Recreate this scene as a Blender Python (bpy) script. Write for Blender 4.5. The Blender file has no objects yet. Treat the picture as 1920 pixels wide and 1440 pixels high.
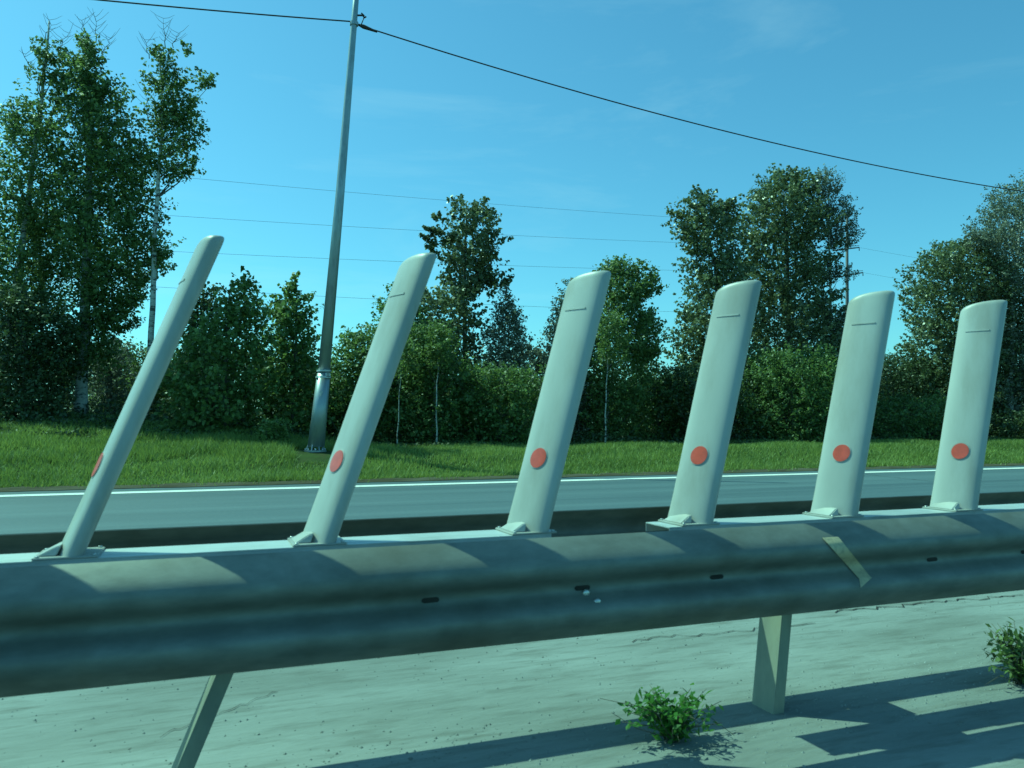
import bpy, bmesh, math, random
import numpy as np
from mathutils import Vector, Matrix

scene = bpy.context.scene
COL = scene.collection
R = math.radians

# ------------------------------------------------------------------ camera
# world axes: X runs along the barrier (to the right), Y away from the camera across the roads, Z up
F = 1500.0                      # focal length in pixels of the 1920 px wide photograph
YAW, PITCH, EYE = R(21.1), math.atan(77 / F), 1.08
cam_d = bpy.data.cameras.new('camera')
cam_d.sensor_width = 36.0
cam_d.lens = 36.0 * F / 1920.0
cam_d.clip_start = 0.05
cam_d.clip_end = 6000
cam = bpy.data.objects.new('camera', cam_d)
COL.objects.link(cam)
cam.location = (0, 0, EYE)
cam.rotation_euler = (R(90) + PITCH, 0, -YAW)
scene.camera = cam
CM = cam.rotation_euler.to_matrix()
cam_d.dof.use_dof = True
cam_d.dof.focus_distance = 22.0
cam_d.dof.aperture_fstop = (cam_d.lens / 1000.0) / 0.0042

# ------------------------------------------------------------------ world, sun, exposure
SUN = Vector((-0.55, 0.50, 1.0)).normalized()          # towards the sun
ELEV = math.asin(SUN.z)
AZ = math.atan2(SUN.x, SUN.y)
w = bpy.data.worlds.new('World')
scene.world = w
w.use_nodes = True
nt = w.node_tree
nt.nodes.clear()
sky = nt.nodes.new('ShaderNodeTexSky')
sky.sky_type = 'NISHITA'
sky.sun_disc = False
sky.sun_elevation = ELEV
sky.sun_rotation = AZ
sky.air_density = 1.0
sky.dust_density = 0.9
sky.ozone_density = 1.6
tint = nt.nodes.new('ShaderNodeMix'); tint.data_type = 'RGBA'; tint.blend_type = 'MULTIPLY'
tint.inputs[0].default_value = 1.0
tint.inputs[7].default_value = (0.50, 1.50, 1.48, 1)
tc = nt.nodes.new('ShaderNodeTexCoord')
mp = nt.nodes.new('ShaderNodeMapping'); mp.inputs['Scale'].default_value = (1.0, 1.0, 4.5)
ns = nt.nodes.new('ShaderNodeTexNoise'); ns.inputs['Scale'].default_value = 2.3
ns.inputs['Detail'].default_value = 7; ns.inputs['Roughness'].default_value = 0.62; ns.inputs['Distortion'].default_value = 0.5
rp = nt.nodes.new('ShaderNodeValToRGB')
rp.color_ramp.elements[0].position = 0.52; rp.color_ramp.elements[0].color = (0, 0, 0, 1)
rp.color_ramp.elements[1].position = 0.85; rp.color_ramp.elements[1].color = (0.16, 0.16, 0.16, 1)
cl = nt.nodes.new('ShaderNodeMix'); cl.data_type = 'RGBA'
cl.inputs[7].default_value = (6.5, 10.5, 10.0, 1)
bg = nt.nodes.new('ShaderNodeBackground'); bg.inputs['Strength'].default_value = 0.110
out = nt.nodes.new('ShaderNodeOutputWorld')
L = nt.links.new
L(sky.outputs[0], tint.inputs[6])
L(tc.outputs['Generated'], mp.inputs[0]); L(mp.outputs[0], ns.inputs['Vector'])
L(ns.outputs[0], rp.inputs[0]); L(rp.outputs[0], cl.inputs[0])
L(tint.outputs[2], cl.inputs[6]); L(cl.outputs[2], bg.inputs[0]); L(bg.outputs[0], out.inputs[0])

sun_d = bpy.data.lights.new('sun', 'SUN')
sun_d.energy = 5.0
sun_d.angle = R(0.5)
sun_d.color = (0.54, 1.0, 0.72)
sun = bpy.data.objects.new('sun', sun_d)
COL.objects.link(sun)
sun.rotation_euler = SUN.to_track_quat('Z', 'Y').to_euler()
sun.location = SUN * 60

vs = scene.view_settings
vs.view_transform = 'Standard'; vs.look = 'None'; vs.gamma = 1.0; vs.exposure = 0.0
vs.use_curve_mapping = False
scene.cycles.max_bounces = 6
scene.cycles.transparent_max_bounces = 4
scene.cycles.use_denoising = True

# ------------------------------------------------------------------ helpers
def at(px, py, Y):
    """world point on the plane at distance Y seen at pixel (px, py) of the photograph"""
    d = CM @ Vector(((px - 960) / F, (720 - py) / F, -1.0))
    return Vector((0, 0, EYE)) + d * (Y / d.y)

def sstep(a, b, x):
    t = np.clip((np.asarray(x, float) - a) / (b - a), 0, 1)
    return t * t * (3 - 2 * t)

def terrain(s, n):
    s = np.asarray(s, float); n = np.asarray(n, float)
    h = 0.45 * sstep(15.25, 18.6, n)
    h = h + 0.85 * sstep(17.5, 24.5, n) * (1 - sstep(-1.0, 5.0, s))
    h = h + 0.30 * sstep(22, 30, n)
    h = h + 0.05 * np.sin(s * 0.9 + n * .7) * np.sin(n * 1.1 - s * .35) * sstep(15.6, 17, n)
    return h - 0.012 * (n < 15.2)

def tag(o, label=None, cat=None, group=None, kind=None):
    if label: o['label'] = label
    if cat: o['category'] = cat
    if group: o['group'] = group
    if kind: o['kind'] = kind
    return o

def link_mesh(name, me, mat, parent=None):
    o = bpy.data.objects.new(name, me)
    COL.objects.link(o)
    if mat: me.materials.append(mat)
    if parent: o.parent = parent
    return o

def empty(name, loc, label, cat, group=None):
    o = bpy.data.objects.new(name, None)
    COL.objects.link(o)
    o.empty_display_size = 0.2
    o.location = loc
    return tag(o, label, cat, group)

class MB:
    """collects shapes; build() links them as one mesh object (coordinates are world; parent offset removed)"""
    def __init__(s): s.v = []; s.f = []; s.sm = []
    def add(s, v, f, smooth=False):
        b = len(s.v); s.v += [tuple(p) for p in v]
        for q in f: s.f.append(tuple(i + b for i in q)); s.sm.append(smooth)
    def box(s, x0, x1, y0, y1, z0, z1, shear=0.0, zref=0.0, bev=0.0):
        P = []
        for z in (z0, z1):
            k = shear * (z - zref)
            P += [(x0 + k, y0, z), (x1 + k, y0, z), (x1 + k, y1, z), (x0 + k, y1, z)]
        s.add(P, [(3, 2, 1, 0), (4, 5, 6, 7), (0, 1, 5, 4), (1, 2, 6, 5), (2, 3, 7, 6), (3, 0, 4, 7)])
    def tube(s, pts, rad, n=6, caps=True):
        pts = [Vector(p) for p in pts]
        V = []; Fc = []
        for i, p in enumerate(pts):
            a = pts[max(i - 1, 0)]; b = pts[min(i + 1, len(pts) - 1)]
            d = (b - a).normalized()
            u = d.cross(Vector((0, 0, 1)) if abs(d.z) < .9 else Vector((1, 0, 0))).normalized()
            w_ = d.cross(u)
            r = rad[i] if hasattr(rad, '__len__') else rad
            for k in range(n):
                t = 2 * math.pi * k / n
                V.append(p + (u * math.cos(t) + w_ * math.sin(t)) * r)
        for i in range(len(pts) - 1):
            for k in range(n):
                k2 = (k + 1) % n
                Fc.append((i * n + k, i * n + k2, (i + 1) * n + k2, (i + 1) * n + k))
        if caps:
            Fc.append(tuple(range(n))[::-1]); Fc.append(tuple(range((len(pts) - 1) * n, len(pts) * n)))
        s.add(V, Fc, True)
    def loft(s, rings, caps=True, smooth=True):
        n = len(rings[0]); V = [p for r in rings for p in r]; Fc = []
        for i in range(len(rings) - 1):
            for k in range(n):
                k2 = (k + 1) % n
                Fc.append((i * n + k, i * n + k2, (i + 1) * n + k2, (i + 1) * n + k))
        if caps:
            Fc.append(tuple(range(n))[::-1]); Fc.append(tuple(range((len(rings) - 1) * n, len(rings) * n)))
        s.add(V, Fc, smooth)
    def build(s, name, mat, parent=None, bevel=0.0):
        me = bpy.data.meshes.new(name)
        off = parent_origin(parent)
        me.from_pydata([(p[0] - off.x, p[1] - off.y, p[2] - off.z) for p in s.v], [], s.f)
        me.polygons.foreach_set('use_smooth', s.sm)
        me.validate(); me.update()
        if bevel:
            bm = bmesh.new(); bm.from_mesh(me)
            bmesh.ops.remove_doubles(bm, verts=bm.verts, dist=1e-5)
            bmesh.ops.bevel(bm, geom=[e for e in bm.edges if len(e.link_faces) == 2 and e.calc_face_angle(0) > .6], offset=bevel, segments=2, affect='EDGES')
            bm.to_mesh(me); bm.free()
        return link_mesh(name, me, mat, parent)

def parent_origin(p):
    o = Vector((0, 0, 0))
    while p is not None:
        o += Vector(p.location); p = p.parent
    return o

# ------------------------------------------------------------------ materials
def mat_new(name):
    m = bpy.data.materials.new(name); m.use_nodes = True
    t = m.node_tree; b = t.nodes['Principled BSDF']
    return m, t, b

def noise_mat(name, c1, c2, scale=5.0, stretch=(1, 1, 1), rough=0.8, metal=0.0, bump=0.0, detail=6, lo=.35, hi=.65,
              scale2=None, c3=None, amt2=0.5, lo2=.5, hi2=.7, stretch2=(1, 1, 1), spec=0.5, bscale=None, bstretch=None, bdist=0.01, rough2=None):
    m, t, b = mat_new(name)
    tc = t.nodes.new('ShaderNodeTexCoord')
    oi = t.nodes.new('ShaderNodeObjectInfo')
    ro = t.nodes.new('ShaderNodeVectorMath'); ro.operation = 'SCALE'; ro.inputs[0].default_value = (31, 17, 23)
    t.links.new(oi.outputs['Random'], ro.inputs['Scale'])
    def nz(sc, st, lo, hi, det=detail):
        mp = t.nodes.new('ShaderNodeMapping'); mp.inputs['Scale'].default_value = st
        n = t.nodes.new('ShaderNodeTexNoise'); n.inputs['Scale'].default_value = sc; n.inputs['Detail'].default_value = det
        n.inputs['Roughness'].default_value = .6
        r = t.nodes.new('ShaderNodeMapRange'); r.inputs['From Min'].default_value = lo; r.inputs['From Max'].default_value = hi
        t.links.new(tc.outputs['Object'], mp.inputs[0]); t.links.new(ro.outputs[0], mp.inputs['Location']); t.links.new(mp.outputs[0], n.inputs['Vector']); t.links.new(n.outputs[0], r.inputs[0])
        return r, n
    r, n1 = nz(scale, stretch, lo, hi)
    mx = t.nodes.new('ShaderNodeMix'); mx.data_type = 'RGBA'
    mx.inputs[6].default_value = (*c1, 1); mx.inputs[7].default_value = (*c2, 1)
    t.links.new(r.outputs[0], mx.inputs[0])
    o = mx.outputs[2]
    if c3:
        r2, _ = nz(scale2, stretch2, lo2, hi2)
        mu = t.nodes.new('ShaderNodeMath'); mu.operation = 'MULTIPLY'; mu.inputs[1].default_value = amt2
        t.links.new(r2.outputs[0], mu.inputs[0])
        m2 = t.nodes.new('ShaderNodeMix'); m2.data_type = 'RGBA'; m2.inputs[7].default_value = (*c3, 1)
        t.links.new(mu.outputs[0], m2.inputs[0]); t.links.new(o, m2.inputs[6]); o = m2.outputs[2]
    t.links.new(o, b.inputs['Base Color'])
    b.inputs['Roughness'].default_value = rough; b.inputs['Metallic'].default_value = metal
    b.inputs['Specular IOR Level'].default_value = spec
    if rough2 is not None:
        rr = t.nodes.new('ShaderNodeMapRange'); rr.inputs['To Min'].default_value = rough; rr.inputs['To Max'].default_value = rough2
        t.links.new(r.outputs[0], rr.inputs[0]); t.links.new(rr.outputs[0], b.inputs['Roughness'])
    if bump:
        _, nb = nz(bscale or scale * 3, bstretch or stretch, 0, 1)
        bp = t.nodes.new('ShaderNodeBump'); bp.inputs['Strength'].default_value = bump; bp.inputs['Distance'].default_value = bdist
        t.links.new(nb.outputs[0], bp.inputs['Height']); t.links.new(bp.outputs[0], b.inputs['Normal'])
    return m

M = {}
M['ground'] = noise_mat('verge_ground', (.020, .040, .010), (.045, .075, .018), .9, rough=.95, bump=.6, bscale=14, bdist=.05, scale2=2.2, c3=(.055, .05, .022), amt2=.6, spec=.15)
M['asphalt'] = noise_mat('asphalt', (.050, .088, .105), (.090, .142, .160), 1.1, (.035, 1, 1), rough=.62, rough2=.72, bump=.35, bscale=60, bdist=.01,
                         scale2=55, c3=(.17, .18, .18), amt2=.5, stretch2=(.35, 1, 1), spec=.5)
M['shoulder'] = noise_mat('dusty_concrete', (.165, .18, .165), (.30, .325, .315), .9, (.4, 1.3, 1), rough=.9, bump=.8, bscale=22, bstretch=(.3, 1, 1), bdist=.012,
                          scale2=16, c3=(.12, .125, .11), amt2=.75, lo2=.50, hi2=.72, stretch2=(.2, 1, 1), spec=.3)
M['line'] = noise_mat('road_paint', (.80, .80, .76), (.66, .66, .62), 6, rough=.7, scale2=30, c3=(.3, .3, .3), amt2=.5)
M['dirt'] = noise_mat('roadside_dirt', (.06, .05, .03), (.11, .10, .07), 3, (.4, 1, 1), rough=.95, bump=.8, bscale=20, bdist=.03, spec=.1)
M['galv'] = noise_mat('galvanised_steel', (.235, .245, .215), (.165, .175, .155), 7, (1, 1, 2.5), rough=.52, rough2=.64, metal=.35, spec=.4, bump=.15, bscale=60, bdist=.002,
                      scale2=2.2, c3=(.11, .10, .07), amt2=.6, stretch2=(1, 1, .6))
M['galv_light'] = noise_mat('pale_galvanised_steel', (.60, .63, .62), (.45, .49, .48), 6, (.5, 3, 1), rough=.42, rough2=.55, metal=.35, bump=.1, bscale=40, bdist=.002,
                            scale2=3, c3=(.25, .25, .22), amt2=.5)
M['post'] = noise_mat('weathered_post_steel', (.30, .31, .24), (.22, .23, .19), 9, (1, 1, .4), rough=.6, metal=.25, bump=.2, bscale=50, bdist=.002,
                      scale2=4, c3=(.16, .15, .11), amt2=.6, stretch2=(1, 1, .5))
M['dark'] = noise_mat('dark_slot', (.022, .02, .016), (.035, .03, .025), 20, rough=.9)
M['bolt'] = noise_mat('bright_bolt_steel', (.62, .65, .62), (.5, .5, .48), 40, rough=.3, metal=.8)
M['white'] = noise_mat('white_plastic', (.44, .45, .42), (.37, .38, .355), 3, (1, 1, .35), rough=.42, bump=.08, bscale=40, bdist=.002,
                       scale2=7, c3=(.22, .20, .15), amt2=.65, stretch2=(1, 1, .22), lo2=.48, hi2=.8)
M['red'] = noise_mat('red_reflector', (.80, .10, .06), (.62, .08, .05), 30, rough=.3, spec=.6)
M['reflection'] = noise_mat('beige_reflection', (.60, .46, .27), (.48, .38, .24), 18, rough=.6, scale2=50, c3=(.16, .16, .13), amt2=.5)  # beige of light reflected in window glass, given as base colour
M['pole'] = noise_mat('lamp_pole_steel', (.36, .42, .43), (.28, .34, .36), 3, (1, 1, .5), rough=.36, rough2=.5, metal=.55, bump=.1, bscale=30, bdist=.003,
                      scale2=9, c3=(.18, .2, .2), amt2=.5, stretch2=(1, 1, .3))
M['cable'] = noise_mat('black_cable', (.025, .018, .014), (.045, .034, .028), 3, rough=.6)
M['wire'] = noise_mat('power_wire', (.10, .11, .12), (.07, .07, .08), 1, rough=.6, metal=.5)
M['pylon'] = noise_mat('pylon_steel', (.13, .12, .12), (.09, .09, .09), 1, rough=.7, metal=.3)
M['birch'] = noise_mat('birch_bark', (.52, .53, .47), (.38, .40, .35), 3, (1, 1, 2), rough=.85, bump=.4, bscale=18, bdist=.02,
                       scale2=6, c3=(.035, .035, .03), amt2=.95, stretch2=(.8, .8, 2.6), lo2=.52, hi2=.6)
M['bark'] = noise_mat('grey_bark', (.16, .15, .11), (.09, .085, .065), 5, (2, 2, .5), rough=.95, bump=.7, bscale=14, bdist=.03)

def leaf_mat(name, base, light, trans=.38, rough=.5):
    m, t, b = mat_new(name)
    a = t.nodes.new('ShaderNodeAttribute'); a.attribute_name = 'tone'
    oi = t.nodes.new('ShaderNodeTexCoord')
    n = t.nodes.new('ShaderNodeTexNoise'); n.inputs['Scale'].default_value = .8; n.inputs['Detail'].default_value = 3
    t.links.new(oi.outputs['Object'], n.inputs['Vector'])
    ad = t.nodes.new('ShaderNodeMath'); ad.operation = 'MULTIPLY_ADD'; ad.inputs[1].default_value = .55; ad.inputs[2].default_value = -.05
    t.links.new(n.outputs[0], ad.inputs[0])
    s2 = t.nodes.new('ShaderNodeMath'); s2.operation = 'MULTIPLY_ADD'; s2.inputs[1].default_value = .7; s2.use_clamp = True
    t.links.new(a.outputs['Fac'], s2.inputs[0]); t.links.new(ad.outputs[0], s2.inputs[2])
    mx = t.nodes.new('ShaderNodeMix'); mx.data_type = 'RGBA'
    mx.inputs[6].default_value = (*base, 1); mx.inputs[7].default_value = (*light, 1)
    t.links.new(s2.outputs[0], mx.inputs[0]); t.links.new(mx.outputs[2], b.inputs['Base Color'])
    b.inputs['Roughness'].default_value = rough; b.inputs['Specular IOR Level'].default_value = .5
    tr = t.nodes.new('ShaderNodeBsdfTranslucent')
    hs = t.nodes.new('ShaderNodeHueSaturation'); hs.inputs['Value'].default_value = 1.5; hs.inputs['Hue'].default_value = .485
    t.links.new(mx.outputs[2], hs.inputs['Color']); t.links.new(hs.outputs[0], tr.inputs[0])
    ms = t.nodes.new('ShaderNodeMixShader'); ms.inputs[0].default_value = trans
    o = t.nodes['Material Output']
    t.links.new(b.outputs[0], ms.inputs[1]); t.links.new(tr.outputs[0], ms.inputs[2]); t.links.new(ms.outputs[0], o.inputs[0])
    return m

M['leaf_birch'] = leaf_mat('birch_leaves', (0.035, 0.081, 0.022), (0.204, 0.296, 0.082))
M['leaf_poplar'] = leaf_mat('poplar_leaves', (0.044, 0.070, 0.027), (0.224, 0.268, 0.117), trans=.25, rough=.36)
M['leaf_maple'] = leaf_mat('maple_leaves', (0.045, 0.093, 0.024), (0.181, 0.292, 0.076))
M['leaf_shrub'] = leaf_mat('shrub_leaves', (0.041, 0.080, 0.022), (0.165, 0.271, 0.069))
M['leaf_pale'] = leaf_mat('willow_leaves', (0.057, 0.077, 0.050), (0.224, 0.254, 0.168), trans=.25)
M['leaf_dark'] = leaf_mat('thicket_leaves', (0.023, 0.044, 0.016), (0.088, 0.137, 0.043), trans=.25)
M['grass'] = leaf_mat('grass_blades', (0.080, 0.150, 0.026), (0.270, 0.360, 0.085), trans=.3, rough=.6)

# ------------------------------------------------------------------ setting
def grid_mesh(name, xs, ys, zf, mat):
    X, Y = np.meshgrid(xs, ys)
    Z = zf(X, Y)
    v = np.stack([X.ravel(), Y.ravel(), Z.ravel()], 1)
    nx, ny = len(xs), len(ys)
    i = np.arange((nx - 1) * (ny - 1)); r = i // (nx - 1); c = i % (nx - 1); a = r * nx + c
    f = np.stack([a, a + 1, a + nx + 1, a + nx], 1)
    me = bpy.data.meshes.new(name); me.from_pydata(v.tolist(), [], f.tolist())
    me.polygons.foreach_set('use_smooth', np.ones(len(f), bool)); me.update()
    o = link_mesh(name, me, mat); tag(o, kind='structure'); return o

xs = np.unique(np.concatenate([[-3000, -1500, -600, -250, -120, -60, -40], np.arange(-30, 70.1, .6), [90, 140, 250, 600, 1500, 3000]]))
ys = np.unique(np.concatenate([[-3000, -1000, -200, -50, -9, 0, 8, 14, 15.2], np.arange(15.3, 34, .35), [36, 40, 60, 120, 300, 800, 1600, 3200]]))
grid_mesh('ground', xs, ys, terrain, M['ground'])
flat = lambda z: (lambda X, Y: X * 0 + z)
grid_mesh('road', [-400, -60, 0, 60, 400], [5.6, 10, 15.25], flat(0.0), M['asphalt'])
grid_mesh('near_road', [-400, -60, 0, 60, 400], [-8, -3, 1.9], flat(0.0), M['asphalt'])
grid_mesh('median_pavement', [-400, -60, -10, 0, 10, 60, 400], [1.68, 3, 6.2], flat(0.006), M['shoulder'])
grid_mesh('edge_line', [-400, -60, 0, 60, 400], [14.0, 14.38], flat(0.006), M['line'])
rnd = np.random.default_rng(5)
# rough dirt edge between asphalt and grass
dx = np.arange(-40, 75, .25)
mb = MB(); V = []; Fc = []
for i, x in enumerate(dx):
    a = 15.02 + .10 * rnd.random(); b = 15.55 + .25 * rnd.random()
    V += [(x, a, .008), (x, 15.3, .03 + .02 * rnd.random()), (x, b, float(terrain(x, b)) + .02)]
for i in range(len(dx) - 1):
    k = i * 3
    Fc += [(k, k + 3, k + 4, k + 1), (k + 1, k + 4, k + 5, k + 2)]
mb.add(V, Fc, True)
tag(mb.build('dirt_edge', M['dirt']), kind='structure')

# cracks in the far road
def crack(pts, wdt):
    m_ = MB(); V = []; Fc = []
    for i, (x, y) in enumerate(pts):
        V += [(x, y - wdt, .007), (x, y + wdt, .007)]
    for i in range(len(pts) - 1): Fc.append((2 * i, 2 * i + 2, 2 * i + 3, 2 * i + 1))
    m_.add(V, Fc); o = m_.build('road_crack', M['dark']); tag(o, kind='structure')
p0 = at(1600, 884, 13.7); 
def gpt(px, py):
    d = CM @ Vector(((px - 960) / F, (720 - py) / F, -1.0)); k = -EYE / d.z
    return Vector((d.x * k, d.y * k, 0))
ca, cb = gpt(1622, 890), gpt(1768, 905)
random.seed(3)
crack([(ca.x + (cb.x - ca.x) * i / 14, ca.y + (cb.y - ca.y) * i / 14 + random.uniform(-.06, .06)) for i in range(15)], .035)

def pxcrack(x0, y0, x1, y1, n, jit, wd):
    a, c = gpt(x0, y0), gpt(x1, y1)
    pts = [(a.x + (c.x - a.x) * i / n, a.y + (c.y - a.y) * i / n + random.uniform(-jit, jit)) for i in range(n + 1)]
    m_ = MB(); V = []; Fc = []
    for x, y in pts:
        q = wd * random.uniform(.4, 1.2); V += [(x, y - q, .0105), (x, y + q, .0105)]
    for i in range(n): Fc.append((2 * i, 2 * i + 2, 2 * i + 3, 2 * i + 1))
    m_.add(V, Fc); tag(m_.build('pavement_crack', M['dark']), kind='structure')
pxcrack(1560, 1150, 1915, 1118, 30, .035, .006)
pxcrack(1180, 1205, 1530, 1172, 24, .03, .004)
pxcrack(300, 1385, 520, 1300, 20, .02, .003)
# ------------------------------------------------------------------ guardrail
NF, NB, NC = 2.29, 2.80, 2.54       # back plane of front beam, back plane of rear beam, middle line
TOP = 0.733
TOPB = 0.754
rail = empty('guardrail', (0, NC, 0), 'long galvanised double steel guardrail running across the foreground', 'guardrail')
PROF = [(0, .312), (-.016, .302), (-.032, .290), (-.048, .277), (-.062, .265), (-.074, .251), (-.081, .236), (-.082, .222), (-.078, .210), (-.068, .198), (-.052, .187), (-.037, .177), (-.028, .168), (-.025, .156)]
PROF = PROF + [(a, .312 - b) for a, b in PROF[-2::-1]]
def beam(back, side, x0, x1):
    tp_ = TOP if side > 0 else TOPB
    inner = [(back + side * a, tp_ - .312 + b) for a, b in PROF]
    outer = []
    for i, (a, b) in enumerate(inner):
        p, q = inner[max(i - 1, 0)], inner[min(i + 1, len(inner) - 1)]
        tx, tz = q[0] - p[0], q[1] - p[1]; l = math.hypot(tx, tz)
        outer.append((a - side * abs(tz) / l * -.004 * 1, b + (tx / l) * side * -.004 * -1))
    ring = inner + outer[::-1]
    m_ = MB()
    xs_ = np.linspace(x0, x1, 25)
    m_.loft([[(x, a, b) for a, b in ring] for x in xs_])
    return m_
o = beam(NF - .0045, 1, -7, 12).build('beam', M['galv'], rail)
o = beam(NB, -1, -7, 12).build('beam', M['galv'], rail)
for o in rail.children:
    for p in o.data.polygons: p.use_smooth = True
    md = o.modifiers.new('es', 'EDGE_SPLIT'); md.split_angle = R(50)

def valley(Y=0): return NF - .004
# oblong bolt slots along the front beam valley, and bolts at the joint
slot_me = None
for sx in (-2.4, -1.9, -1.4, -.9, .62, 1.60, 2.56, 3.06, 3.56, 4.06, 1.105):
    if slot_me is None:
        m_ = MB(); ring = []
        for k in range(16):
            t = 2 * math.pi * k / 16
            ring.append((math.cos(t) * .009 + math.copysign(.017, math.cos(t)), math.sin(t) * .0075))
        m_.loft([[(a, 0, b) for a, b in ring], [(a, -.0015, b) for a, b in ring]], smooth=False)
        o = m_.build('bolt_slot', M['dark']); slot_me = o.data
        o.parent = rail
    else:
        o = bpy.data.objects.new('bolt_slot', slot_me); COL.objects.link(o); o.parent = rail
    o.location = (sx, NF - .0310 - NC, TOP - .156)
m_ = MB()
rr = [[(r_ * math.cos(2 * math.pi * k / 10), y_, r_ * math.sin(2 * math.pi * k / 10)) for k in range(10)] for r_, y_ in ((.013, 0), (.013, -.003), (.009, -.007), (.003, -.008))]
m_.loft(rr)
bolt_me = None
for bx, bz in ((1.115, -.016), (1.14, -.040)):
    if bolt_me is None:
        o = m_.build('bolt', M['bolt']); bolt_me = o.data; o.parent = rail
    else:
        o = bpy.data.objects.new('bolt', bolt_me); COL.objects.link(o); o.parent = rail
    yy = NF - .036 if abs(bz) < .02 else NF - .062
    o.location = (bx, yy - NC, TOP - .156 + bz)

# posts (leaning in the picture) with spacers
for px, top, bot in ((0, None, None), (1, None, None), (2, None, None), (3, None, None)):
    sx = (-1.93, 0.10, 2.08, 4.06)[px]
    lean = (.42, .40, .13, .12)[px]
    zc = .42
    m_ = MB()
    yy0, yy1 = NC - .062, NC + .062
    def bar(a0, a1, b0, b1):
        m_.box(sx + a0, sx + a1, b0, b1, -.25, .712, shear=lean, zref=zc)
    bar(-.030, -.025, yy0, yy1)                       # web, facing left
    bar(-.0248, .018, yy0, yy0 + .005)                # front flange
    bar(-.0248, .026, yy1 - .005, yy1)                # rear flange
    bar(.013, .018, yy0 + .0052, yy0 + .022)
    bar(.021, .026, yy1 - .022, yy1 - .0052)
    m_.build('post', M['post'], rail)
    m_ = MB()
    m_.box(sx - .06 , sx + .07, NF + .006, yy0 - .002, .52, .64)
    m_.build('spacer', M['galv'], rail)
    m_ = MB()
    m_.box(sx - .06, sx + .07, yy1 + .002, NB - .006, .52, .64)
    m_.build('spacer', M['galv'], rail)

# flat carrier strip along the top, in lengths with a gap
for x0, x1 in ((-6.5, 1.09), (1.545, 3.96), (3.975, 9.0)):
    m_ = MB()
    y0, y1 = NC - .082, NC + .082
    m_.box(x0, x1, y0, y1, .714, .719)
    m_.box(x0, x1, y0, y0 + .004, .685, .7138)
    m_.box(x0, x1, y1 - .004, y1, .685, .7138)
    m_.build('carrier_strip', M['galv_light'], rail, bevel=.0012)

# light reflected in window glass, added as a beige strip on the front beam
refl = MB(); V = []
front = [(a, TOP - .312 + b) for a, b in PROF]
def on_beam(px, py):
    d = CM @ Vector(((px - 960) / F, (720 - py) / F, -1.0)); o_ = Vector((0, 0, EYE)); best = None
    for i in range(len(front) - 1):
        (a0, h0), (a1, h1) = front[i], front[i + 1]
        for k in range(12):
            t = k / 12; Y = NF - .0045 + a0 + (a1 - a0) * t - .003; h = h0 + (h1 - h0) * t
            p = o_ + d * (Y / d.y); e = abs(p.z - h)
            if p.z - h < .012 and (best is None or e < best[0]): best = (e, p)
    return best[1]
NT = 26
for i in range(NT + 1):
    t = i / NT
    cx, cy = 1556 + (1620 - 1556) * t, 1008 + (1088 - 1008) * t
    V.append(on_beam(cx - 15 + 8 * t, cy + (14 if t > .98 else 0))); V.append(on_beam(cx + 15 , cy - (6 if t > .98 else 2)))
refl.add([(p.x, p.y - .002, p.z) for p in V], [(2 * i, 2 * i + 1, 2 * i + 3, 2 * i + 2) for i in range(NT)], True)
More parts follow.
